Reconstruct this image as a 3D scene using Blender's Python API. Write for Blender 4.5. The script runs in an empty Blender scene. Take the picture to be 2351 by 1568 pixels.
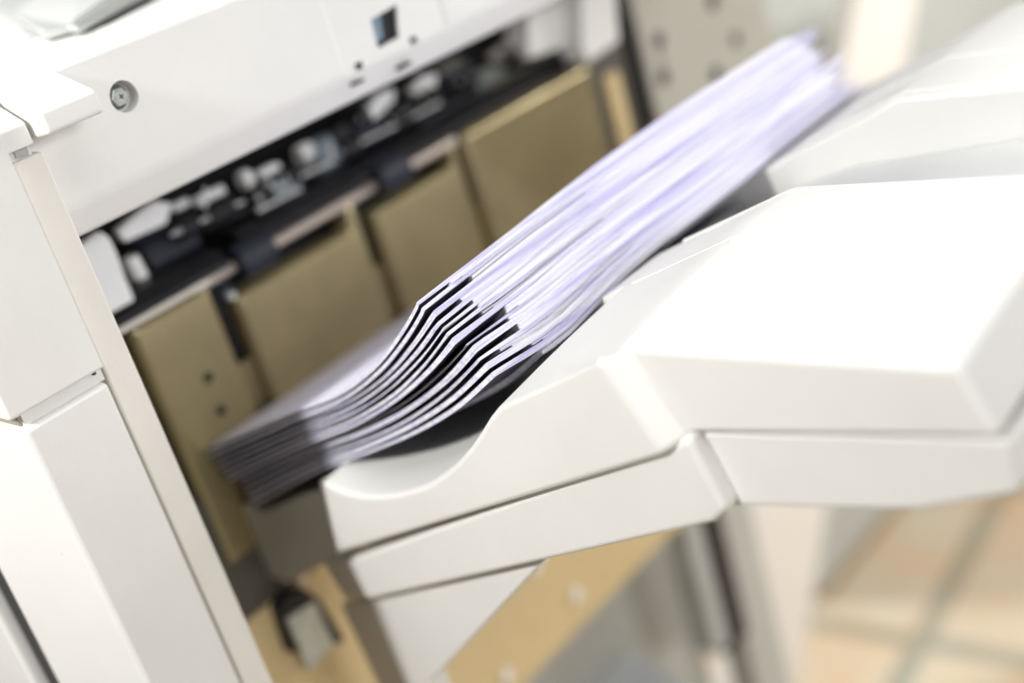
import bpy, bmesh, math, random
from math import sin, cos, pi, radians, sqrt
from mathutils import Vector, Matrix, noise
random.seed(7)
S = bpy.context.scene
COL = S.collection

# ---------------------------------------------------------------- camera
RX = Vector((0.73540, 0.62511, -0.26157))      # picture right, in world axes
RY = Vector((0.08363, -0.46677, -0.88042))     # picture down
RZ = Vector((-0.67245, 0.62558, -0.39554))     # view direction
CAM = Vector((0.539, -0.279, 0.263))
FPX, CX, CY = 2927.0, 1175.5, 784.0            # focal length and centre of the measured photograph (2351 px wide)
cd = bpy.data.cameras.new('camera')
cam = bpy.data.objects.new('camera', cd); COL.objects.link(cam)
m = Matrix((RX, -RY, -RZ)).transposed().to_4x4(); m.translation = CAM
cam.matrix_world = m
cd.sensor_width = 36; cd.lens = 36 * FPX / 2351
cd.clip_start = 0.01; cd.clip_end = 50
cd.dof.use_dof = True; cd.dof.focus_distance = 0.466; cd.dof.aperture_fstop = 2.9
S.camera = cam

def at(px, py, ax, v):
    """world point on the plane  axis = v  that was measured at photo position (px, py)"""
    d = RX * ((px - CX) / FPX) + RY * ((py - CY) / FPX) + RZ
    i = 'xyz'.index(ax)
    return CAM + d * ((v - CAM[i]) / d[i])
def ats(pts, ax, v): return [at(a, b, ax, v) for a, b in pts]

# ---------------------------------------------------------------- materials
def mat(name, col, rough=0.5, metal=0.0, bump=0.0, bscale=900, var=0.0, vscale=12, spec=0.5, coat=0.0, trans=0.0):
    M = bpy.data.materials.new(name); M.use_nodes = True
    nt = M.node_tree; b = nt.nodes['Principled BSDF']
    b.inputs['Base Color'].default_value = (*col, 1); b.inputs['Roughness'].default_value = rough
    b.inputs['Metallic'].default_value = metal; b.inputs['Specular IOR Level'].default_value = spec
    b.inputs['Coat Weight'].default_value = coat; b.inputs['Transmission Weight'].default_value = trans
    tc = nt.nodes.new('ShaderNodeTexCoord')
    if var:
        n = nt.nodes.new('ShaderNodeTexNoise'); n.inputs['Scale'].default_value = vscale; n.inputs['Detail'].default_value = 8
        n.inputs['Roughness'].default_value = 0.62
        nt.links.new(tc.outputs['Object'], n.inputs['Vector'])
        r = nt.nodes.new('ShaderNodeValToRGB')
        r.color_ramp.elements[0].position = 0.3; r.color_ramp.elements[1].position = 0.7
        r.color_ramp.elements[0].color = (*[c * (1 - var) for c in col], 1)
        r.color_ramp.elements[1].color = (*[min(1, c * (1 + var * 0.5)) for c in col], 1)
        nt.links.new(n.outputs['Fac'], r.inputs['Fac']); nt.links.new(r.outputs['Color'], b.inputs['Base Color'])
    if bump:
        n2 = nt.nodes.new('ShaderNodeTexNoise'); n2.inputs['Scale'].default_value = bscale; n2.inputs['Detail'].default_value = 3
        nt.links.new(tc.outputs['Object'], n2.inputs['Vector'])
        bp = nt.nodes.new('ShaderNodeBump'); bp.inputs['Strength'].default_value = bump; bp.inputs['Distance'].default_value = 0.0004
        nt.links.new(n2.outputs['Fac'], bp.inputs['Height']); nt.links.new(bp.outputs['Normal'], b.inputs['Normal'])
    return M

def specked_plastic(name, col, rough=0.5):
    """moulded cover plastic: fine grain, faint yellowing and a few dirt specks"""
    M = mat(name, col, rough, bump=0.28, bscale=1500, var=0.045, vscale=14, spec=0.35)
    nt = M.node_tree; b = nt.nodes['Principled BSDF']
    src = b.inputs['Base Color'].links[0].from_socket
    tc = [n for n in nt.nodes if n.type == 'TEX_COORD'][0]
    v = nt.nodes.new('ShaderNodeTexVoronoi'); v.inputs['Scale'].default_value = 85
    nt.links.new(tc.outputs['Object'], v.inputs['Vector'])
    r = nt.nodes.new('ShaderNodeValToRGB')
    r.color_ramp.elements[0].position = 0.02; r.color_ramp.elements[0].color = (1, 1, 1, 1)
    r.color_ramp.elements[1].position = 0.045; r.color_ramp.elements[1].color = (0, 0, 0, 1)
    nt.links.new(v.outputs['Distance'], r.inputs['Fac'])
    n = nt.nodes.new('ShaderNodeTexNoise'); n.inputs['Scale'].default_value = 23
    nt.links.new(tc.outputs['Object'], n.inputs['Vector'])
    g = nt.nodes.new('ShaderNodeMath'); g.operation = 'GREATER_THAN'; g.inputs[1].default_value = 0.6
    nt.links.new(n.outputs['Fac'], g.inputs[0])
    mu = nt.nodes.new('ShaderNodeMath'); mu.operation = 'MULTIPLY'
    nt.links.new(r.outputs['Color'], mu.inputs[0]); nt.links.new(g.outputs[0], mu.inputs[1])
    m2 = nt.nodes.new('ShaderNodeMath'); m2.operation = 'MULTIPLY'; m2.inputs[1].default_value = 0.35
    nt.links.new(mu.outputs[0], m2.inputs[0])
    mx = nt.nodes.new('ShaderNodeMixRGB'); mx.inputs['Color2'].default_value = (0.25, 0.2, 0.14, 1)
    nt.links.new(m2.outputs[0], mx.inputs['Fac']); nt.links.new(src, mx.inputs['Color1'])
    nt.links.new(mx.outputs['Color'], b.inputs['Base Color'])
    return M

WHITE = specked_plastic('cover_plastic', (0.80, 0.797, 0.77))
TRAYW = specked_plastic('tray_plastic', (0.79, 0.783, 0.75))
GREYW = specked_plastic('grey_plastic', (0.46, 0.475, 0.455))
GUIDE = mat('guide_plate_satin', (0.43, 0.36, 0.195), 0.24, metal=0.5, bump=0.1, bscale=500, var=0.12, vscale=25)
DARKP = mat('dark_panel', (0.10, 0.095, 0.075), 0.55, var=0.2, vscale=20)
BLACK = mat('black_plastic', (0.006, 0.0065, 0.009), 0.42, var=0.3, vscale=60)
RUBBER = mat('roller_rubber', (0.014, 0.018, 0.032), 0.5, var=0.3, vscale=120)
CLEAR = mat('smoky_roller', (0.28, 0.33, 0.38), 0.25, var=0.35, vscale=90)
BRACK = mat('white_bracket', (0.90, 0.91, 0.90), 0.4, var=0.05, vscale=40)
STEEL = mat('zinc_steel', (0.74, 0.76, 0.74), 0.36, metal=0.7, bump=0.2, bscale=300, var=0.2, vscale=150)
ZINC = mat('galvanised_plate', (0.66, 0.69, 0.66), 0.42, metal=0.4, bump=0.3, bscale=250, var=0.25, vscale=120)
SHAFT = mat('copper_tone_shaft', (0.70, 0.61, 0.53), 0.3, metal=0.6)
TAN = mat('tan_panel', (0.68, 0.53, 0.29), 0.5, var=0.1, vscale=9)
CARR = mat('carriage_plastic', (0.74, 0.71, 0.64), 0.55, bump=0.2, var=0.06, vscale=20)
REARP = mat('rear_panel_paint', (0.46, 0.445, 0.39), 0.55, var=0.06, vscale=8)
CABM = mat('cabinet_paint', (0.50, 0.515, 0.48), 0.55, var=0.05, vscale=5)
BLUEG = mat('base_plate_paint', (0.72, 0.77, 0.85), 0.5, var=0.05, vscale=10)
LOWERG = mat('lower_recess_paint', (0.52, 0.52, 0.48), 0.6, var=0.1, vscale=8)
PEACH = mat('cream_board', (0.87, 0.82, 0.75), 0.6, var=0.04, vscale=6)
HOLE = mat('hole_dark', (0.02, 0.021, 0.02), 0.7)
GLASSY = mat('sensor_lens', (0.22, 0.30, 0.38), 0.15, spec=0.8)

def paper_mat():
    M = bpy.data.materials.new('copy_paper'); M.use_nodes = True
    nt = M.node_tree; b = nt.nodes['Principled BSDF']; b.inputs['Roughness'].default_value = 0.75
    b.inputs['Specular IOR Level'].default_value = 0.2
    tc = nt.nodes.new('ShaderNodeTexCoord')
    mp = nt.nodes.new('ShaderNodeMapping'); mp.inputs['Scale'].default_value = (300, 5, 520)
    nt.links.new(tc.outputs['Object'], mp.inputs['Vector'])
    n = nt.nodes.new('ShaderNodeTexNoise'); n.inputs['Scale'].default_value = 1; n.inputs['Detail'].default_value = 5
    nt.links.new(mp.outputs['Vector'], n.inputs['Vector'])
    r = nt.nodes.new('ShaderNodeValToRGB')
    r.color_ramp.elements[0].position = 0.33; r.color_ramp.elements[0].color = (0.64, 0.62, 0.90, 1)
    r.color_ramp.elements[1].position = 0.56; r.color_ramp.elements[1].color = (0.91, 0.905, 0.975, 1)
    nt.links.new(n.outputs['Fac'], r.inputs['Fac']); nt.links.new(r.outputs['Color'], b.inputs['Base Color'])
    return M
PAPER = paper_mat()
GAP_SHADE_INK = mat('page_ink_gap_shade', (0.045, 0.041, 0.066), 0.6, bump=0.4, bscale=2500, var=0.5, vscale=2200)  # dark page print that also paints the shade in the gaps

def tile_mat():
    M = bpy.data.materials.new('floor_tiles'); M.use_nodes = True
    nt = M.node_tree; b = nt.nodes['Principled BSDF']; b.inputs['Roughness'].default_value = 0.45
    tc = nt.nodes.new('ShaderNodeTexCoord')
    mp = nt.nodes.new('ShaderNodeMapping'); mp.inputs['Rotation'].default_value = (0, 0, radians(-5.3)); mp.inputs['Location'].default_value = (TX, TY, 0)
    nt.links.new(tc.outputs['Object'], mp.inputs['Vector'])
    br = nt.nodes.new('ShaderNodeTexBrick'); br.offset = 0; br.inputs['Scale'].default_value = 1
    br.inputs['Brick Width'].default_value = 0.33; br.inputs['Row Height'].default_value = 0.33
    br.inputs['Mortar Size'].default_value = 0.014; br.inputs['Mortar Smooth'].default_value = 0.1
    br.inputs['Color1'].default_value = (0.62, 0.54, 0.40, 1); br.inputs['Color2'].default_value = (0.56, 0.50, 0.39, 1)
    br.inputs['Mortar'].default_value = (0.34, 0.34, 0.27, 1)
    nt.links.new(mp.outputs['Vector'], br.inputs['Vector'])
    n = nt.nodes.new('ShaderNodeTexNoise'); n.inputs['Scale'].default_value = 7; n.inputs['Detail'].default_value = 5
    nt.links.new(tc.outputs['Object'], n.inputs['Vector'])
    r = nt.nodes.new('ShaderNodeValToRGB')
    r.color_ramp.elements[0].position = 0.42; r.color_ramp.elements[0].color = (1, 1, 1, 1)
    r.color_ramp.elements[1].position = 0.66; r.color_ramp.elements[1].color = (1.05, 0.82, 0.66, 1)
    nt.links.new(n.outputs['Fac'], r.inputs['Fac'])
    mx = nt.nodes.new('ShaderNodeMixRGB'); mx.blend_type = 'MULTIPLY'; mx.inputs['Fac'].default_value = 1
    nt.links.new(br.outputs['Color'], mx.inputs['Color1']); nt.links.new(r.outputs['Color'], mx.inputs['Color2'])
    nt.links.new(mx.outputs['Color'], b.inputs['Base Color'])
    return M
TX, TY = 0.004, -0.12

# ---------------------------------------------------------------- mesh helpers
def tag(o, label=None, cat=None, group=None, kind=None):
    if label: o['label'] = label
    if cat: o['category'] = cat
    if group: o['group'] = group
    if kind: o['kind'] = kind
    return o
def thing(name, label, cat, loc=(0, 0, 0), group=None):
    o = bpy.data.objects.new(name, None); COL.objects.link(o); o.location = loc
    o.empty_display_size = 0.02
    return tag(o, label, cat, group)
def finish(bm, ang=32):
    bmesh.ops.recalc_face_normals(bm, faces=bm.faces)
    for f in bm.faces: f.smooth = True
    for e in bm.edges:
        e.smooth = not (len(e.link_faces) == 2 and e.calc_face_angle(0) > radians(ang))
def obj(name, bm, material, parent=None, ang=32, wn=True):
    finish(bm, ang)
    me = bpy.data.meshes.new(name); bm.to_mesh(me); bm.free()
    me.materials.append(material)
    o = bpy.data.objects.new(name, me); COL.objects.link(o)
    if wn:
        md = o.modifiers.new('normals', 'WEIGHTED_NORMAL'); md.keep_sharp = True; md.weight = 100
    if parent:
        o.parent = parent
        o.matrix_parent_inverse = Matrix.Translation(-world_loc(parent))
    return o
def world_loc(p):
    v = Vector(p.location)
    return v if p.type == 'EMPTY' else Vector((0, 0, 0))
def bev(bm, w, seg=3, edges=None, ang=25):
    if w <= 0: return
    es = edges or [e for e in bm.edges if len(e.link_faces) == 2 and e.calc_face_angle(0) > radians(ang)]
    bmesh.ops.bevel(bm, geom=es, offset=w, offset_type='OFFSET', segments=seg, profile=0.5, affect='EDGES', clamp_overlap=True)
def prism(pts, vec, w=0.0, seg=3, bm=None):
    """polygon (3-D points in one plane) extruded by vec, edges rounded by w"""
    b = bmesh.new(); vec = Vector(vec)
    a = [b.verts.new(Vector(p)) for p in pts]; c = [b.verts.new(Vector(p) + vec) for p in pts]
    n = len(pts)
    b.faces.new(a); b.faces.new(list(reversed(c)))
    for i in range(n): b.faces.new((a[i], c[i], c[(i + 1) % n], a[(i + 1) % n]))
    bmesh.ops.recalc_face_normals(b, faces=b.faces)
    bev(b, w, seg)
    return merge(bm, b)
def merge(bm, b):
    if bm is None: return b
    me = bpy.data.meshes.new('t'); b.to_mesh(me); b.free(); bm.from_mesh(me); bpy.data.meshes.remove(me)
    return bm
def box(x0, x1, y0, y1, z0, z1, w=0.0, seg=3, bm=None):
    return prism([(x0, y0, z0), (x1, y0, z0), (x1, y1, z0), (x0, y1, z0)], (0, 0, z1 - z0), w, seg, bm)
def tube(p0, p1, r, seg=28, w=0.0, bm=None, r1=None):
    p0, p1 = Vector(p0), Vector(p1); d = p1 - p0
    b = bmesh.new()
    bmesh.ops.create_cone(b, cap_ends=True, segments=seg, radius1=r, radius2=r if r1 is None else r1, depth=d.length)
    if w: bev(b, w, 2, ang=50)
    q = Vector((0, 0, 1)).rotation_difference(d)
    bmesh.ops.transform(b, matrix=Matrix.Translation((p0 + p1) / 2) @ q.to_matrix().to_4x4(), verts=b.verts)
    return merge(bm, b)
def cut(o, cutter_bm):
    """real holes: boolean difference, baked into the mesh"""
    finish(cutter_bm)
    me = bpy.data.meshes.new('c'); cutter_bm.to_mesh(me); cutter_bm.free()
    c = bpy.data.objects.new('c', me); COL.objects.link(c)
    o.modifiers.clear()
    md = o.modifiers.new('b', 'BOOLEAN'); md.operation = 'DIFFERENCE'; md.solver = 'EXACT'; md.object = c
    bpy.context.view_layer.update()
    dg = bpy.context.evaluated_depsgraph_get()
    new = bpy.data.meshes.new_from_object(o.evaluated_get(dg))
    o.modifiers.clear(); o.data = new
    w_ = o.modifiers.new('normals', 'WEIGHTED_NORMAL'); w_.keep_sharp = True; w_.weight = 100
    bpy.data.objects.remove(c); bpy.data.meshes.remove(me)
    bm = bmesh.new(); bm.from_mesh(new); finish(bm); bm.to_mesh(new); bm.free()
def xplate(pts, x, t, w=0.0006, seg=2, bm=None):
    """plate whose front face lies on the plane x and goes back by t"""
    return prism(ats(pts, 'x', x), (-t, 0, 0), w, seg, bm)
def yplate(pts, y, t, w=0.0006, seg=2, bm=None):
    return prism(ats(pts, 'y', y), (0, t, 0), w, seg, bm)
def xz(pts, y): return [(a, y, c) for a, c in pts]

# ================================================================ setting
fb = bmesh.new(); bmesh.ops.create_grid(fb, x_segments=2, y_segments=2, size=4)
bmesh.ops.translate(fb, verts=fb.verts, vec=(0, 0, -0.75))
fl = obj('floor', fb, tile_mat()); tag(fl, kind='structure')

# ================================================================ the finishing machine
M = thing('copier_finisher', 'large off-white copier finisher with open paper exit slot and beige guide plates', 'copier', (0, 0.15, -0.75))

# top cover over the exit slot: one moulding with bolt recess, sensor window and small square holes
prof = [(0.090, 0.1605), (0.090, 0.2106), (-0.30, 0.2106), (-0.30, 0.1465), (0.0835, 0.1475)]
cv = prism(xz(prof, -0.0665), (0, 0.62, 0), 0.0026, 4)
cover = obj('top_cover', cv, WHITE, M)
cut_bm = tube((0.0835, -0.0205, 0.1908), (0.12, -0.0205, 0.1908), 0.0062, 48)
for pts in [[(850, 45), (910, 10), (917, 85), (867, 112)]]:
    prism([p + Vector((0.02, 0, 0)) for p in ats(pts, 'x', 0.09)], (-0.045, 0, 0), bm=cut_bm)
def sq(px, py, s, bm):
    c = at(px, py, 'x', 0.09); box(0.07, 0.12, c.y - s, c.y + s, c.z - s * 0.7, c.z + s * 0.7, bm=bm)
for px, py in ((948, 93), (823, 152)): sq(px, py, 0.0024, cut_bm)
cut(cover, cut_bm)
obj('oblong_hole', xplate([(917, 155), (944, 140), (946, 146), (920, 162)], 0.0895, 0.004, 0), BLACK, M)
obj('oblong_hole', xplate([(808, 191), (836, 180), (837, 186), (811, 198)], 0.0895, 0.004, 0), BLACK, M)
sens = obj('sensor_window', box(0.0800, 0.0882, 0.1065, 0.1335, 0.1625, 0.185), BLACK, M)
obj('sensor_lens', xplate([(842, 48), (872, 32), (880, 88), (850, 106)], 0.0884, 0.001, 0), GLASSY, sens)
# raised sub panel with seams
sp = prism([(0.0904, 0.0870, 0.1612), (0.0904, 0.1560, 0.1612), (0.0904, 0.1560, 0.2085), (0.0904, 0.0870, 0.2085)], (-0.002, 0, 0))
spo = obj('sub_panel', sp, WHITE, M)
c2 = bmesh.new()
prism([p + Vector((0.02, 0, 0)) for p in ats([(850, 45), (910, 10), (917, 85), (867, 112)], 'x', 0.09)], (-0.045, 0, 0), bm=c2)
for px, py in ((948, 93), (823, 152)): sq(px, py, 0.0024, c2)
cut(spo, c2)
for px, py in ((948, 93), (823, 152)):
    c = at(px, py, 'x', 0.09); obj('square_hole', box(0.084, 0.0885, c.y - 0.0024, c.y + 0.0024, c.z - 0.0017, c.z + 0.0017), BLACK, M)
obj('panel_seam', box(0.0885, 0.0902, 0.1563, 0.1570, 0.162, 0.2085), mat('seam_grey', (0.42, 0.41, 0.38), 0.7), M)

# bolt in its recess
bolt = obj('recess_bolt', tube((0.0829, -0.0205, 0.1908), (0.0849, -0.0205, 0.1908), 0.0049, 40, 0.0004), mat('dark_washer', (0.16, 0.19, 0.18), 0.4, metal=0.6), M)
obj('hex_head', tube((0.0849, -0.0205, 0.1908), (0.0872, -0.0205, 0.1908), 0.0038, 6, 0.0003), STEEL, bolt)
hd = obj('cross_slot', tube((0.0872, -0.0205, 0.1908), (0.0879, -0.0205, 0.1908), 0.0024, 32, 0.0003), STEEL, bolt)
xb = bmesh.new()
box(0.0878, 0.0881, -0.0216, -0.0194, 0.1906, 0.1910, bm=xb); box(0.08785, 0.08815, -0.0207, -0.0203, 0.1897, 0.1919, bm=xb)
bmesh.ops.rotate(xb, verts=xb.verts, cent=(0, -0.0205, 0.1908), matrix=Matrix.Rotation(radians(28), 3, 'X'))
obj('drive_recess', xb, HOLE, bolt)

# sloped end block of the cover, front door with its own sloped top, below it the lower door
blk = prism(xz([(0.088, 0.2102), (0.1125, 0.2008), (0.1130, 0.1922), (0.088, 0.1896)], -0.0672), (0, 0.0242, 0), 0.0016, 4)
obj('cover_end_block', blk, WHITE, M)
inner = box(-0.05, 0.094, -0.117, -0.0672, 0.150, 0.196)
obj('door_frame', inner, HOLE, M)
du = prism(xz([(0.0, 0.2102), (0.080, 0.2102), (0.104, 0.1985), (0.104, 0.1045), (0.0, 0.1045)], -0.1200), (0, 0.0513, 0), 0.0014, 4)
# notch under the end block: the strip rises into it
front_door = obj('front_door', du, WHITE, M)
nb = box(0.0985, 0.12, -0.0795, -0.06, 0.09, 0.1905)
cut(front_door, nb)
obj('latch_tab', xplate([(58, 306), (66, 292), (83, 318), (78, 330)], 0.0985, 0.01, 0.0005), WHITE, M)
obj('door_hinge_tab', xplate([(30, 345), (62, 333), (68, 355), (38, 365)], 0.0995, 0.01, 0.0003), GREYW, M)
strip = prism([(0.1005, -0.0780, 0.1862), (0.1005, -0.0654, 0.1862), (0.0905, -0.0654, 0.1862), (0.0905, -0.0780, 0.1862)], (0, 0, -0.94), 0.0011, 4)
obj('edge_strip', strip, mat('strip_plastic', (0.80, 0.775, 0.72), 0.5, bump=0.2, bscale=1200, var=0.06, vscale=18), M)
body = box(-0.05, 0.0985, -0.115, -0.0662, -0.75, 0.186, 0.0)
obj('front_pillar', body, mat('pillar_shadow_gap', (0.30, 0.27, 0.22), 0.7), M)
obj('door_gap_strip', box(0.05, 0.1000, -0.114, -0.0790, 0.0990, 0.1046, 0.0), WHITE, M)
obj('gap_catch', xplate([(207, 846), (215, 862), (222, 859), (214, 843)], 0.1012, 0.002, 0), BLACK, M)
plan = [(0.1035, -0.0800), (0.1035, -0.1165), (0.0520, -0.1310), (0.0520, -0.0800)]
ld = prism([(a, b_, 0.0990) for a, b_ in plan], (0, 0, -0.84), 0.0022, 4)
obj('lower_door', ld, WHITE, M)
obj('side_panel', prism([(0.0360, -0.1350, 0.11), (-0.30, -0.1700, 0.11), (-0.30, -0.09, 0.11), (0.0360, -0.09, 0.11)], (0, 0, -0.86), 0.002, 3), WHITE, M)
obj('door_shadow_gap', box(0.0365, 0.0515, -0.1290, -0.085, -0.75, 0.105), BLACK, M)

# flat grey parts on the top deck
tl = prism([(-0.033, 0.0165, 0.2128), (-0.033, -0.20, 0.2128), (-0.14, -0.20, 0.2128), (-0.115, 0.0520, 0.2128)], (0, 0, -0.0030), 0.0008, 3)
obj('deck_tile', tl, WHITE, M)
ex = ats([(0, 28), (102, 76), (152, 62), (176, 62), (300, -6), (420, -70), (150, -90), (-60, -10)], 'z', 0.2148)
obj('top_tray', prism(ex, (0, 0, -0.0032), 0.0008, 3), GREYW, M)
wd = bmesh.new()
q = ats([(28, 34), (150, 58), (172, 60), (300, -8), (330, -60), (190, -90), (120, -20)], 'z', 0.2149)
lift = [0.0, 0.0005, 0.0026, 0.0065, 0.0130, 0.0150, 0.0060]
vs = [wd.verts.new(p + Vector((0, 0, l))) for p, l in zip(q, lift)]
vb = [wd.verts.new(p) for p in q]
c = sum((v.co for v in vs), Vector()) / len(vs); cvt = wd.verts.new(c)
for i in range(len(vs)):
    j = (i + 1) % len(vs)
    wd.faces.new((vs[i], vs[j], cvt))
    if lift[i] + lift[j] > 0: wd.faces.new((vb[i], vb[j], vs[j], vs[i])) if lift[i] else wd.faces.new((vb[i], vb[j], vs[j], vs[i]))
obj('tray_ramp', wd, GREYW, M, 40)
obj('tray_gap', prism(ats([(190, 66), (206, 70), (252, 52), (372, -8), (340, -8)], 'z', 0.2111), (0, 0, -0.003)), BLACK, M)

# back of the slot, black rail, rollers and brackets under the cover
obj('slot_back', box(-0.075, -0.070, -0.066, 0.42, 0.055, 0.16), BLACK, M)
obj('inner_side_wall', box(-0.045, 0.060, -0.0655, -0.0625, -0.42, 0.147), DARKP, M)
obj('exit_rail', prism(xz([(0.004, 0.0815), (0.004, 0.0845), (-0.004, 0.0900), (-0.02, 0.0915), (-0.02, 0.0815)], -0.060), (0, 0.110, 0), 0.0006, 2), BLACK, M)
obj('exit_rail', prism(xz([(0.004, 0.0845), (0.004, 0.0870), (-0.004, 0.0930), (-0.02, 0.0940), (-0.02, 0.0845)], 0.062), (0, 0.300, 0), 0.0006, 2), BLACK, M)
obj('rail_lip', box(0.0035, 0.0050, -0.058, 0.0350, 0.0785, 0.0812, 0.0006), mat('bright_lip', (0.80, 0.76, 0.68), 0.35), M)
obj('roller_shaft', tube((-0.001, 0.028, 0.0783), (-0.001, 0.2240, 0.0795), 0.0030), SHAFT, M)
for y0, y1, z in ((0.0535, 0.0760, 0.0790), (0.1560, 0.1790, 0.0815)):
    r = obj('exit_roller', tube((0.0005, y0, z), (0.0005, y1, z), 0.0098, 36, 0.0012), RUBBER, M)
# dark wells behind the guide plates
obj('slot_well', box(-0.022, -0.0185, -0.060, 0.41, -0.02, 0.083), BLACK, M)
# upper rollers / drums
dr = obj('drive_drum', tube((-0.030, 0.022, 0.0925), (-0.030, 0.052, 0.0925), 0.0125, 8, 0.001), RUBBER, M)
obj('drum_bore', tube((-0.0295, 0.0210, 0.0925), (-0.0295, 0.0218, 0.0925), 0.007, 30), BLACK, dr)
for pts, x in (([(271, 532), (289, 556), (383, 514), (397, 468), (359, 461), (311, 496)], -0.012),):
    obj('white_bracket', xplate(pts, x, 0.006, 0.0008), BRACK, M)
obj('side_plate', xplate([(170, 575), (232, 530), (254, 545), (270, 580), (289, 635), (312, 690), (240, 730)], 0.006, 0.006, 0.0015, 3), BRACK, M)
obj('pinch_roller', tube(at(297, 590, 'x', -0.018), at(330, 652, 'x', -0.018), 0.0042, 24, 0.001), BRACK, M)
obj('link_pin', tube(at(332, 655, 'x', -0.018), at(362, 640, 'x', -0.018), 0.0028, 20, 0.0005), STEEL, M)
obj('feed_pin', tube(at(446, 466, 'x', -0.016), at(512, 434, 'x', -0.016), 0.0026, 20, 0.0008), BRACK, M)
def rollerat(name, px, py, r, L, material, x=-0.02):
    c = at(px, py, 'x', x)
    return obj(name, tube(c - Vector((0, L / 2, 0)), c + Vector((0, L / 2, 0)), r, 32, 0.001), material, M)
rollerat('idler_roller', 563, 412, 0.0050, 0.006, BRACK)
rollerat('smoky_roller', 640, 432, 0.0085, 0.018, CLEAR)
rollerat('idler_roller', 700, 352, 0.0055, 0.009, BRACK)
rollerat('smoky_roller', 745, 352, 0.0095, 0.022, CLEAR)
obj('white_bracket', xplate([(595, 395), (640, 372), (648, 385), (604, 408)], -0.012, 0.006, 0.0008), BRACK, M)
obj('white_bracket', xplate([(838, 262), (872, 215), (908, 203), (905, 232), (862, 275)], -0.012, 0.006, 0.001), BRACK, M)
obj('white_bracket', xplate([(945, 210), (972, 175), (1006, 168), (1002, 196), (960, 220)], -0.012, 0.006, 0.001), BRACK, M)
rollerat('dark_roller', 850, 300, 0.009, 0.03, RUBBER)
rollerat('dark_roller', 1030, 170, 0.009, 0.022, RUBBER)
obj('grey_gusset', xplate([(1120, 130), (1180, 82), (1215, 52), (1215, 140), (1160, 150)], -0.012, 0.004, 0.0008), mat('gusset_grey', (0.30, 0.28, 0.26), 0.5), M)
obj('grey_gusset', xplate([(1080, 165), (1150, 150), (1180, 185), (1110, 225)], -0.010, 0.004, 0.0008), mat('gusset_green', (0.16, 0.18, 0.16), 0.5), M)
obj('cover_bracket', xplate([(1212, 30), (1325, -20), (1325, 100), (1215, 135)], 0.004, 0.02, 0.0015), WHITE, M)
obj('cover_post', xplate([(1336, -40), (1412, -60), (1424, 95), (1350, 145), (1338, 110)], 0.020, 0.02, 0.002), WHITE, M)

for pts, x, mt in (([(395, 470), (432, 452), (440, 470), (404, 488)], -0.016, STEEL), ([(405, 520), (520, 470), (526, 480), (410, 532)], -0.020, RUBBER),
                   ([(470, 520), (600, 462), (604, 470), (476, 530)], -0.010, BLACK), ([(590, 480), (690, 430), (694, 436), (596, 488)], -0.004, STEEL),
                   ([(690, 395), (735, 372), (742, 392), (700, 412)], -0.012, RUBBER), ([(765, 300), (800, 282), (812, 318), (778, 336)], -0.010, BLACK),
                   ([(800, 330), (900, 280), (904, 288), (806, 338)], -0.012, RUBBER), ([(905, 245), (960, 214), (975, 250), (918, 280)], -0.012, BLACK),
                   ([(1005, 150), (1052, 128), (1060, 150), (1015, 174)], -0.010, DARKP), ([(960, 280), (1100, 205), (1106, 212), (966, 289)], -0.008, RUBBER),
                   ([(520, 455), (538, 446), (552, 480), (534, 490)], -0.014, BLACK), ([(612, 420), (622, 414), (630, 440), (620, 446)], -0.011, STEEL),
                   ([(1120, 200), (1300, 105), (1303, 112), (1124, 207)], -0.004, DARKP)):
    obj('mechanism_rib', xplate(pts, x, 0.004, 0.0005), mt, M)
for px, py, r, L in ((432, 520, 0.0050, 0.010), (505, 488, 0.0045, 0.016), (610, 452, 0.0048, 0.008), (668, 402, 0.0050, 0.007), (800, 342, 0.0055, 0.012),
                     (835, 268, 0.0042, 0.006), (918, 262, 0.0052, 0.014), (985, 222, 0.0050, 0.010), (1075, 178, 0.0055, 0.014), (1180, 128, 0.0045, 0.016)):
    w = rollerat('feed_wheel', px, py, r, L, BLACK, -0.008)
    c = at(px, py, 'x', -0.008)
    obj('wheel_hub', tube(c - Vector((0, L / 2 + 0.0012, 0)), c - Vector((0, L / 2 - 0.0006, 0)), r * 0.42, 18, 0.0003), STEEL, w)
for p0, p1, r in (((392, 540), (560, 462), 0.0010), ((585, 455), (760, 372), 0.0011), ((780, 352), (1010, 236), 0.0010), ((470, 430), (470, 478), 0.0008), ((756, 318), (764, 372), 0.0009)):
    obj('thin_shaft', tube(at(*p0, 'x', -0.006), at(*p1, 'x', -0.006), r, 14), STEEL, M)
# beige guide plates with rounded tops
def guide(name, y0, y1, ztop, notch=None, x=0.0):
    pts = [(x, y0, -0.0620), (x, y1, -0.0620), (x, y1, ztop), (x, y0, ztop)]
    if notch:                                   # the plate has a taller finger at its far side
        yn, zn = notch
        pts = [(x, y0, -0.0620), (x, y1, -0.0620), (x, y1, zn), (x, yn, zn), (x, yn, ztop), (x, y0, ztop)]
    return obj(name, prism(pts, (-0.018, 0, 0), 0.0050, 6), GUIDE, M)
g1 = guide('guide_plate', -0.0135, 0.0362, 0.0775, x=0.001)
guide('guide_plate', 0.0458, 0.1375, 0.0648, (0.1285, 0.0790), x=0.003)
guide('guide_plate', 0.1468, 0.2215, 0.0668, (0.2150, 0.0790), x=0.003)
g4 = guide('guide_plate', 0.2293, 0.3560, 0.0815, x=0.003)
obj('guide_strip', box(-0.012, -0.001, -0.034, -0.0165, 0.030, 0.066, 0.002), GUIDE, M)
obj('side_channel', box(-0.014, -0.004, -0.036, -0.0160, -0.09, 0.0295, 0.001), DARKP, M)
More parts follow.
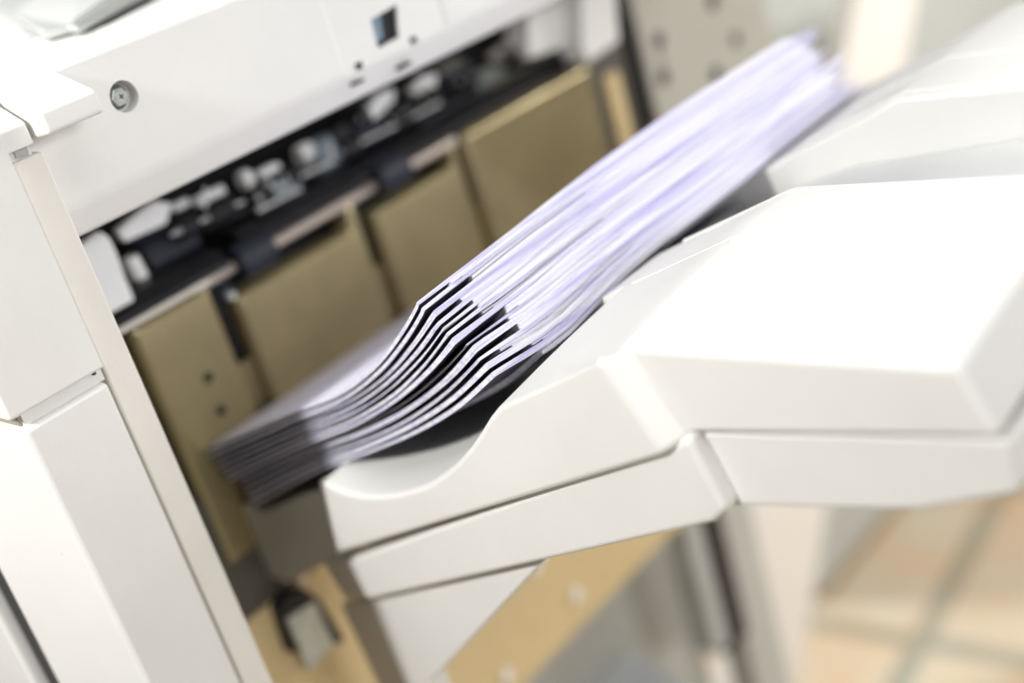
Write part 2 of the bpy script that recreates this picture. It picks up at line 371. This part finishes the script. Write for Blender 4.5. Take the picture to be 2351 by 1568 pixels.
obj('far_guide_strip', box(-0.012, 0.000, 0.372, 0.388, -0.22, 0.0660, 0.002), mat('far_strip_tan', (0.62, 0.48, 0.26), 0.5), M)
obj('far_guide_frame', box(-0.016, -0.004, 0.357, 0.404, -0.22, 0.0900), DARKP, M)
for y, z, f in ((0.0115, 0.0262, 0), (0.0100, 0.0060, 1)):
    pass
for k, (px, py) in enumerate(((483, 868), (512, 943))):
    c = at(px, py, 'x', 0.001)
    h = obj('guide_hole', tube((0.0005, c.y, c.z), (0.0014, c.y, c.z), 0.0042, 28, 0.0003), GUIDE, g1)
    obj('hole_bore', tube((0.0012, c.y - 0.001, c.z + 0.001), (0.0017, c.y - 0.001, c.z + 0.001), 0.0026, 24), BLACK, h)
obj('slot_lever', xplate([(505, 645), (535, 655), (560, 700), (530, 700), (508, 690)], -0.004, 0.004, 0.0006), RUBBER, M)
obj('lever_pin', tube(at(524, 678, 'x', -0.004), at(524, 678, 'x', -0.004) + Vector((0.004, 0, 0)), 0.0022, 20, 0.0004), ZINC, M)
for yy in (0.0410, 0.1422, 0.2254):
    obj('guide_gap', box(-0.018, -0.007, yy - 0.0050, yy + 0.0050, 0.0300 if yy < 0.1 else 0.036, 0.083), BLACK, M)
    obj('gap_backing', box(-0.018, -0.0035, yy - 0.0052, yy + 0.0052, -0.22, 0.0300 if yy < 0.1 else 0.036, 0.001), GUIDE, M)

# rear column beyond the slot
obj('black_gasket', box(-0.02, 0.0005, 0.404, 0.413, -0.01, 0.16), BLACK, M)
rp = obj('rear_panel', box(-0.02, 0.004, 0.413, 0.575, -0.01, 0.25, 0.003), REARP, M)
for px, py, r in ((1513, 92, 0.0045), (1524, 178, 0.0048), (1690, 90, 0.0042), (1645, 172, 0.0052), (1637, 3, 0.005)):
    c = at(px, py, 'x', 0.0045)
    obj('panel_hole', tube((0.0030, c.y, c.z), (0.0046, c.y, c.z), r * 1.25, 24), HOLE, rp)
p1, p2 = at(1513, 92, 'x', 0.0045), at(1524, 178, 'x', 0.0045)
obj('panel_slot', box(0.003, 0.0044, p1.y - 0.004, p1.y + 0.0005, p2.z, p1.z), mat('slot_grey', (0.22, 0.215, 0.19), 0.6), rp)

# lower side: dark ledge, tan panel with white screws, grey recess and post
obj('ledge_panel', box(-0.020, -0.0005, -0.064, 0.36, -0.0935, -0.02), DARKP, M)
tp = obj('lower_panel', box(-0.030, 0.002, -0.060, 0.335, -0.268, -0.0935, 0.001), TAN, M)
for px, py in ((1320, 1365), (1160, 1550), (1225, 1300)):
    c = at(px, py, 'x', 0.002)
    obj('panel_screw', tube((0.002, c.y, c.z), (0.0045, c.y, c.z), 0.0048, 24, 0.001), BRACK, tp)
obj('lower_recess', box(-0.09, -0.085, -0.060, 0.42, -0.75, -0.25), LOWERG, M)
obj('base_plate', prism(ats([(1352, 1432), (1560, 1568), (1700, 1680), (1180, 1680), (1100, 1600)], 'z', -0.42), (0, 0, -0.01), 0.001), BLUEG, M)
obj('rear_post', box(-0.02, 0.004, 0.334, 0.353, -0.395, -0.02, 0.002), GREYW, M)
obj('post_gap', box(-0.02, 0.0000, 0.353, 0.384, -0.410, -0.02), BLACK, M)
obj('rear_lower_panel', box(-0.03, -0.0045, 0.384, 0.428, -0.75, -0.02), LOWERG, M)

# caster-like latch hanging at the slot foot: black yoke, galvanised plate
lt = obj('latch_yoke', xplate([(640, 1402), (660, 1370), (700, 1352), (735, 1375), (792, 1468), (780, 1482), (690, 1440), (690, 1498), (672, 1500)], 0.010, 0.01, 0.001), BLACK, M)
obj('latch_plate', xplate([(660, 1423), (724, 1380), (768, 1478), (712, 1542)], 0.0125, 0.004, 0.001), ZINC, lt)
obj('latch_roller', tube(at(680, 1318, 'x', 0.012), at(692, 1338, 'x', 0.012), 0.0042, 24, 0.001), SHAFT, lt)

# ================================================================ output tray
T = thing('output_tray', 'off-white moulded output tray sloping up from the slot, finger scoop in its rim', 'tray', (0.2, 0.0, -0.03))
YF, YO = -0.010, -0.002                       # the sloping rim stands 8 mm proud of the outer wall
def p2(px, py, y): v = at(px, py, 'y', y); return (v.x, v.z)
S0, S1, P1, P2, BL = (p2(*q, YF) for q in ((738, 1110), (1150, 930), (1362, 828), (1512, 1051), (770, 1275)))
CR, OU, BC2, BO = (p2(*q, YO) for q in ((1440, 803), (2200, 845), (1590, 1000), (2300, 1015)))
scoop = [p2(*q, YF) for q in ((758, 1117), (778, 1125), (800, 1132), (830, 1138), (865, 1139), (900, 1136), (930, 1130), (960, 1121), (992, 1106), (1022, 1085),
                              (1050, 1060), (1078, 1028), (1102, 992), (1120, 962), (1136, 942))]
YB = 0.1125
def lift(y):
    """the tray surface rises from the rim to the middle"""
    t = max(0.0, min(1.0, (y + 0.006) / 0.118))
    return 0.0088 * (1 - (1 - t) ** 1.9)
def shell_with_scoop(ys, y1):
    b = bmesh.new()
    def V(p, y): return b.verts.new((p[0], y, p[1]))
    f = dict(L0=V(S0, YF), S1=V(S1, YF), P1=V(P1, YF), P2=V(P2, YF), BL=V(BL, YF), CR=V(CR, YO), OU=V(OU, YO), B2=V(BC2, YO), BO=V(BO, YO))
    k = dict(L0=V(S0, y1), CR=V(CR, y1), OU=V(OU, y1), BO=V(BO, y1), B2=V(BC2, y1), P2=V(P2, y1), BL=V(BL, y1))
    sf = [V(p, YF) for p in scoop]; sb = [V(p, ys) for p in scoop]
    a = V(S0, ys); z = V(S1, ys)
    cf = [f['L0']] + sf + [f['S1']]; cb = [a] + sb + [z]
    b.faces.new(cf + [f['P1'], f['P2'], f['BL']])                                       # sloping front rim
    nj = 8                                                                              # rounded return to the outer wall
    def jog(p, q, t):
        w = t ** 2.2
        return b.verts.new((p[0] + (q[0] - p[0]) * t, YF + (YO - YF) * w, p[1] + (q[1] - p[1]) * t))
    ju = [f['P1']] + [jog(P1, CR, i / nj) for i in range(1, nj)] + [f['CR']]
    jl = [f['P2']] + [jog(P2, BC2, i / nj) for i in range(1, nj)] + [f['B2']]
    for i in range(nj): b.faces.new((ju[i], ju[i + 1], jl[i + 1], jl[i]))
    b.faces.new((f['CR'], f['OU'], f['BO'], f['B2']))                                   # outer wall
    for i in range(len(cf) - 1): b.faces.new((cf[i], cf[i + 1], cb[i + 1], cb[i]))      # scoop trough
    b.faces.new(list(reversed(cb)))
    b.faces.new([f['S1'], z, k['CR'], f['CR']] + list(reversed(ju[:-1]))); b.faces.new((z, a, k['L0'], k['CR']))
    b.faces.new((f['CR'], k['CR'], k['OU'], f['OU'])); b.faces.new((f['OU'], k['OU'], k['BO'], f['BO']))
    b.faces.new((f['BO'], k['BO'], k['B2'], f['B2'])); b.faces.new([f['B2'], k['B2'], k['P2']] + jl[:-1]); b.faces.new((f['P2'], k['P2'], k['BL'], f['BL']))
    b.faces.new((f['L0'], a, k['L0'], k['BL'], f['BL']))
    b.faces.new((k['L0'], k['CR'], k['OU'], k['BO'], k['B2'], k['P2'], k['BL']))
    bmesh.ops.recalc_face_normals(b, faces=b.faces)
    cf = [v for v in cf if v.is_valid]; skip = set(cf + cb)
    es = [e for e in b.edges if len(e.link_faces) == 2 and e.calc_face_angle(0) > radians(9)
          and not (e.verts[0] in cb and e.verts[1] in cb) and not (set(e.verts) <= skip and (e.verts[0] in cf) != (e.verts[1] in cf))
          and set(e.verts) not in ({z, k['CR']}, {a, k['L0']})
          and not ((e.verts[0] in ju and e.verts[1] in jl) or (e.verts[0] in jl and e.verts[1] in ju))]
    bev(b, 0.0026, 4, es)
    for y in (0.006, 0.014, 0.024, 0.036, 0.05, 0.066, 0.085, 0.1):
        bmesh.ops.bisect_plane(b, geom=b.verts[:] + b.edges[:] + b.faces[:], plane_co=(0, y, 0), plane_no=(0, 1, 0))
    for v in b.verts: v.co.z += lift(v.co.y)
    return b
up = obj('upper_shell', shell_with_scoop(0.070, YB), TRAYW, T, 40)
BC1 = P2
prof_far = [S0, CR, OU, BO, BC2, BC1, BL]
far = prism([(x, y, z + 0.0105) for x, y, z in xz(prof_far, 0.2005)], (0, 0.135, 0), 0.0024, 4)
obj('upper_shell', far, TRAYW, T, 40)
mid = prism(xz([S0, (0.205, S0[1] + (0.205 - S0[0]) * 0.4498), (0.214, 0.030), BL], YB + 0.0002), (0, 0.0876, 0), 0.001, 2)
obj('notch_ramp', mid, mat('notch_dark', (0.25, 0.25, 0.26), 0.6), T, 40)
obj('notch_floor', prism(xz([(0.236, 0.060), (0.268, 0.0708), (0.3425, 0.0815), (0.400, 0.0868), (0.404, 0.0800), (0.236, 0.0450)], YB + 0.0002), (0, 0.0876, 0), 0.0012, 3), mat('notch_floor_shaded', (0.64, 0.65, 0.64), 0.5), T, 40)  # greyer than the tray plastic: shade of the notch put into the colour
# beads running down the slope and along the flat
def bead(y, hw=0.0011, h=0.0005):
    b = bmesh.new()
    g = (CR[1] - S1[1]) / (CR[0] - S1[0]); h2 = (OU[1] - CR[1]) / (OU[0] - CR[0]); dz = lift(y) if y < 0.15 else 0.0105
    line = [(0.240, S1[1] + g * (0.240 - S1[0]) + dz), (CR[0], CR[1] + dz), (0.398, CR[1] + h2 * (0.398 - CR[0]) + dz)]
    rings = []
    for x, z in line:
        rings.append([b.verts.new((x, y + d, z + hh)) for d, hh in ((-hw, -0.0006), (-hw * 0.5, h), (hw * 0.5, h), (hw, -0.0006))])
    for i in range(len(rings) - 1):
        for j in range(3): b.faces.new((rings[i][j], rings[i][j + 1], rings[i + 1][j + 1], rings[i + 1][j]))
    return b
for y in (0.0690, 0.1060, 0.2090, 0.2530): obj('slope_bead', bead(y), TRAYW, T, 60)
# lower, inset shell
def lower_part(pts, y, top):
    pp = [p2(*q, y) for q in pts]
    return pp + [(x, z) for x, z in top]
la = lower_part([(792, 1290), (842, 1380), (1640, 1202), (1668, 1175)], -0.006, [])
la = prism(xz(la + [(p2(1585, 1030, -0.006)[0], p2(1585, 1030, -0.006)[1] + 0.004)], -0.006), (0, 0.326, 0), 0.0026, 4)
lb = [p2(*q, 0.0015) for q in ((1560, 1172), (1700, 1165), (2100, 1175), (2338, 1137), (2318, 1010), (1600, 990))]
lb = prism(xz(lb, 0.0015), (0, 0.330, 0), 0.0022, 4, la)
obj('lower_shell', lb, TRAYW, T, 40)
# support bracket under it
br = [tuple(at(a, b_, 'y', 0.0)) for a, b_ in ((850, 1383), (932, 1572), (1000, 1710), (1020, 1660))] + [tuple(at(985, 1568, 'y', 0.0)), tuple(at(1245, 1292, 'y', 0.0))]
obj('support_bracket', prism(br, (0, 0.012, 0), 0.0012, 3), TRAYW, T)
obj('bracket_pad', tube(at(1222, 1300, 'y', 0.005), at(1222, 1300, 'y', 0.005) + Vector((0, 0.008, 0)), 0.0028, 20, 0.0008), BRACK, T)
# carriage: the stepped left end that rides in the slot, chamfered back from the front wall
def endcap(p_top, p_bot, y, dx, dy, parent, nm):
    a, c = Vector((p_top[0], y, p_top[1])), Vector((p_bot[0], y, p_bot[1]))
    a2, c2 = a + Vector((-dx, dy, -dx * 0.45)), c + Vector((-dx, dy, -dx * 0.45))
    b = bmesh.new()
    vs = [b.verts.new(v) for v in (a, c, c2, a2)]; ws = [b.verts.new(v + Vector((0, 0.012, 0))) for v in (a, c, c2, a2)]
    b.faces.new(vs); b.faces.new(ws[::-1])
    for i in range(4): b.faces.new((vs[i], ws[i], ws[(i + 1) % 4], vs[(i + 1) % 4]))
    return obj(nm, b, CARR, parent)
car = prism(ats([(522, 1148), (568, 1294), (655, 1340), (768, 1284), (752, 1180), (728, 1128), (690, 1136), (600, 1180), (560, 1164)], 'y', 0.006), (0, 0.10, 0), 0.0012, 3)
obj('tray_carriage', car, CARR, T)
endcap((S0[0] - 0.001, S0[1] - 0.001), (BL[0] + 0.001, BL[1] + 0.001), YF + 0.0010, 0.014, 0.0080, T, 'carriage_corner')
_t, _b = p2(792, 1291, -0.006), p2(842, 1379, -0.006); endcap((_t[0] + 0.001, _t[1]), (_b[0] + 0.001, _b[1] + 0.001), -0.0045, 0.036, 0.009, T, 'carriage_corner')
_t, _b = p2(850, 1386, 0.0), p2(1000, 1708, 0.0); endcap((_t[0] + 0.001, _t[1]), (_b[0], _b[1]), 0.0012, 0.042, 0.008, T, 'carriage_corner')
obj('carriage_screw', tube(at(590, 1291, 'y', 0.005), at(590, 1291, 'y', 0.005) + Vector((0, -0.002, 0)), 0.0034, 20, 0.0008), STEEL, T)

# ================================================================ the paper stack: offset sets of sheets
TOP = [(0.002, 0.0035), (0.0523, 0.0228), (0.0941, 0.0390), (0.1308, 0.0530), (0.1601, 0.0692), (0.1825, 0.0862), (0.1980, 0.1000)]
BOT = [(0.0190, -0.0315), (0.0600, -0.0112), (0.0946, 0.0048), (0.1300, 0.0190), (0.1640, 0.0335), (0.1960, 0.0500), (0.2225, 0.0680)]
def catmull(P, t):
    n = len(P) - 1; i = min(int(t * n), n - 1); u = t * n - i
    p0, p1, p2, p3 = P[max(i - 1, 0)], P[i], P[i + 1], P[min(i + 2, n)]
    return tuple(0.5 * ((2 * p1[k]) + (-p0[k] + p2[k]) * u + (2 * p0[k] - 5 * p1[k] + 4 * p2[k] - p3[k]) * u * u + (-p0[k] + 3 * p1[k] - 3 * p2[k] + p3[k]) * u ** 3) for k in (0, 1))
NS, NY, LEN = 26, 16, 0.283
def surf(u, t, y, ext=0.0):
    """a point of the stack: u depth 0 top .. 1 bottom, t along the feed direction, y along the long edge"""
    a, c = catmull(TOP, t), catmull(BOT, t)
    x, z = a[0] + (c[0] - a[0]) * u, a[1] + (c[1] - a[1]) * u
    yy = max(0.0, min(1.0, y / LEN))
    z += 0.0055 * yy * u - 0.0055 * u * u * t * math.exp(-((y - 0.042) / 0.030) ** 2)
    z += 0.0096 * sin(pi * 0.69 * yy) * (1 - u) ** 1.2 * t ** 2
    w = (0.0015 * noise.noise((u * 9.0, y * 14, t * 1.5)) + 0.0007 * noise.noise((u * 40, y * 30, t * 4))) * (0.3 + t)
    z += w * (1 - 0.6 * abs(2 * u - 1))
    return Vector((x + ext * 0.9 * (t > 0.98), y, z + ext * 0.43 * (t > 0.98)))
def sheet(b, u0, u1, y0, ext, ln, shade_ink=(0, 0)):
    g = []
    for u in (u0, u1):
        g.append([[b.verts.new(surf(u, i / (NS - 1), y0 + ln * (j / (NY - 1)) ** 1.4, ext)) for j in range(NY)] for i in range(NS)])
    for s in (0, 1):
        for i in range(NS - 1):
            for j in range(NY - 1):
                fc = b.faces.new((g[s][i][j], g[s][i][j + 1], g[s][i + 1][j + 1], g[s][i + 1][j])); fc.material_index = shade_ink[s] if j < NY * 0.42 else 0
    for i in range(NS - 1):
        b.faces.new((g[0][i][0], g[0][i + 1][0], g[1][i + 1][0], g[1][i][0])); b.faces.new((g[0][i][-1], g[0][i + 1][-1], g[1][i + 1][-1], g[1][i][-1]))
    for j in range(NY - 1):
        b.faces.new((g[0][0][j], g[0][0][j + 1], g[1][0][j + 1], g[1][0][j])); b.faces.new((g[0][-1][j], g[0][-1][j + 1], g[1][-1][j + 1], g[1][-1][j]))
ORD = ['topmost', 'second', 'third', 'fourth', 'fifth', 'sixth', 'seventh', 'eighth', 'ninth', 'tenth', 'eleventh', 'twelfth', 'thirteenth', 'fourteenth',
       'fifteenth', 'sixteenth', 'seventeenth', 'eighteenth', 'nineteenth', 'twentieth', 'twenty-first', 'twenty-second', 'twenty-third', 'twenty-fourth', 'twenty-fifth', 'twenty-sixth']
NB = 24
wts = [(random.uniform(0.68, 1.1) if i % 2 == 0 else random.uniform(0.8, 1.25)) for i in range(NB)]
acc = 0.0; tot = sum(wts)
for i in range(NB):
    u0 = acc / tot; acc += wts[i]; u1 = acc / tot
    jut = i % 2 == 0
    if jut: yb = random.uniform(-0.0014, 0.0010) + (0.0045 if i >= 14 else 0)
    else: yb = random.uniform(0.0135, 0.0200) + random.choice((0, 0, 0.010))
    b = bmesh.new(); nsh = 5; bx = random.uniform(-0.0016, 0.0014)
    for k in range(nsh):
        d = (u1 - u0) / nsh
        # outer pages of jutting sets: dark print, doubling as gap shade in the colour
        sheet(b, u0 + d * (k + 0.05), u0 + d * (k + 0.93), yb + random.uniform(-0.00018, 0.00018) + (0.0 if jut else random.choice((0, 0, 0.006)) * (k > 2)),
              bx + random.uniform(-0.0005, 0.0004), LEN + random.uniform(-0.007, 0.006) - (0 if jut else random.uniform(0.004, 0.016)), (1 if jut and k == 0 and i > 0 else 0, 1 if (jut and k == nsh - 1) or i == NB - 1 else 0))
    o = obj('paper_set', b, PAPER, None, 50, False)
    o.data.materials.append(GAP_SHADE_INK)
    pos = 'lying on top of the stack' if i == 0 else ('from the top of the stack' if i < NB - 1 else 'from the top, lowest one resting on the tray')
    tag(o, f"{ORD[i]} white paper set {pos}, corner {'jutting forward' if jut else 'set back'}", 'paper set', 'sets of printed sheets in the paper stack')

# ================================================================ background
cb = thing('pale_cabinet', 'pale grey cabinet standing on the tiled floor behind the copier', 'cabinet', (-0.4, 1.2, -0.75))
obj('cabinet_body', box(-0.70, -0.215, 0.80, 1.90, -0.74, 0.80, 0.004), CABM, cb)
obj('foot_shadow_strip', box(-0.69, -0.213, 0.81, 1.89, -0.749, -0.735), mat('foot_shadow_brown', (0.32, 0.22, 0.10), 0.6), cb)  # brown strip paints the contact shadow along the cabinet foot
bo = prism(ats([(1972, -30), (2110, -30), (1900, 1170), (1850, 1480), (1800, 1720), (1640, 1720)], 'x', -0.13), (-0.02, 0, 0), 0.002, 2)
board = obj('upright_board', bo, PEACH); tag(board, 'blurred cream upright board standing behind the output tray', 'board')

# ================================================================ light
W = bpy.data.worlds.new('World'); S.world = W; W.use_nodes = True
bg = W.node_tree.nodes['Background']; bg.inputs['Color'].default_value = (0.86, 0.87, 1.0, 1); bg.inputs['Strength'].default_value = 0.16
def lamp(name, typ, energy, col, loc=(0, 0, 0), direction=(0, 0, -1), **kw):
    l = bpy.data.lights.new(name, typ); l.energy = energy; l.color = col
    for k, v in kw.items(): setattr(l, k, v)
    o = bpy.data.objects.new(name, l); COL.objects.link(o); o.location = loc
    o.rotation_euler = Vector(direction).to_track_quat('-Z', 'Y').to_euler()
    return o
lamp('front_softbox', 'AREA', 5.3, (1.0, 0.99, 0.965), (0.135, -0.57, 0.49), (0.06, 0.57, -0.45), shape='DISK', size=0.075)
lamp('side_window', 'AREA', 20.5, (1.0, 0.99, 0.965), (2.3, -0.15, 0.72), (-2.3, 0.25, -0.66), shape='RECTANGLE', size=0.7, size_y=0.5)
lamp('ceiling_panel', 'AREA', 10, (1.0, 0.99, 0.97), (0.6, 0.0, 1.55), (-0.35, 0.05, -1.35), shape='RECTANGLE', size=1.4, size_y=1.4)
lamp('rear_window', 'AREA', 55, (1.0, 0.99, 0.97), (-1.9, 0.22, 1.22), (2.2, -0.15, -1.12), shape='RECTANGLE', size=0.5, size_y=0.4)
lamp('back_fill', 'AREA', 17, (1.0, 0.975, 0.94), (0.75, 1.55, 0.45), (-0.85, -0.65, -0.95), shape='RECTANGLE', size=0.7, size_y=0.7)  # added fill to brighten floor and board behind; no such window known

# ================================================================ render
S.render.engine = 'CYCLES'
S.cycles.use_denoising = True
S.view_settings.view_transform = 'Standard'; S.view_settings.look = 'None'
S.view_settings.exposure = 0; S.view_settings.gamma = 1
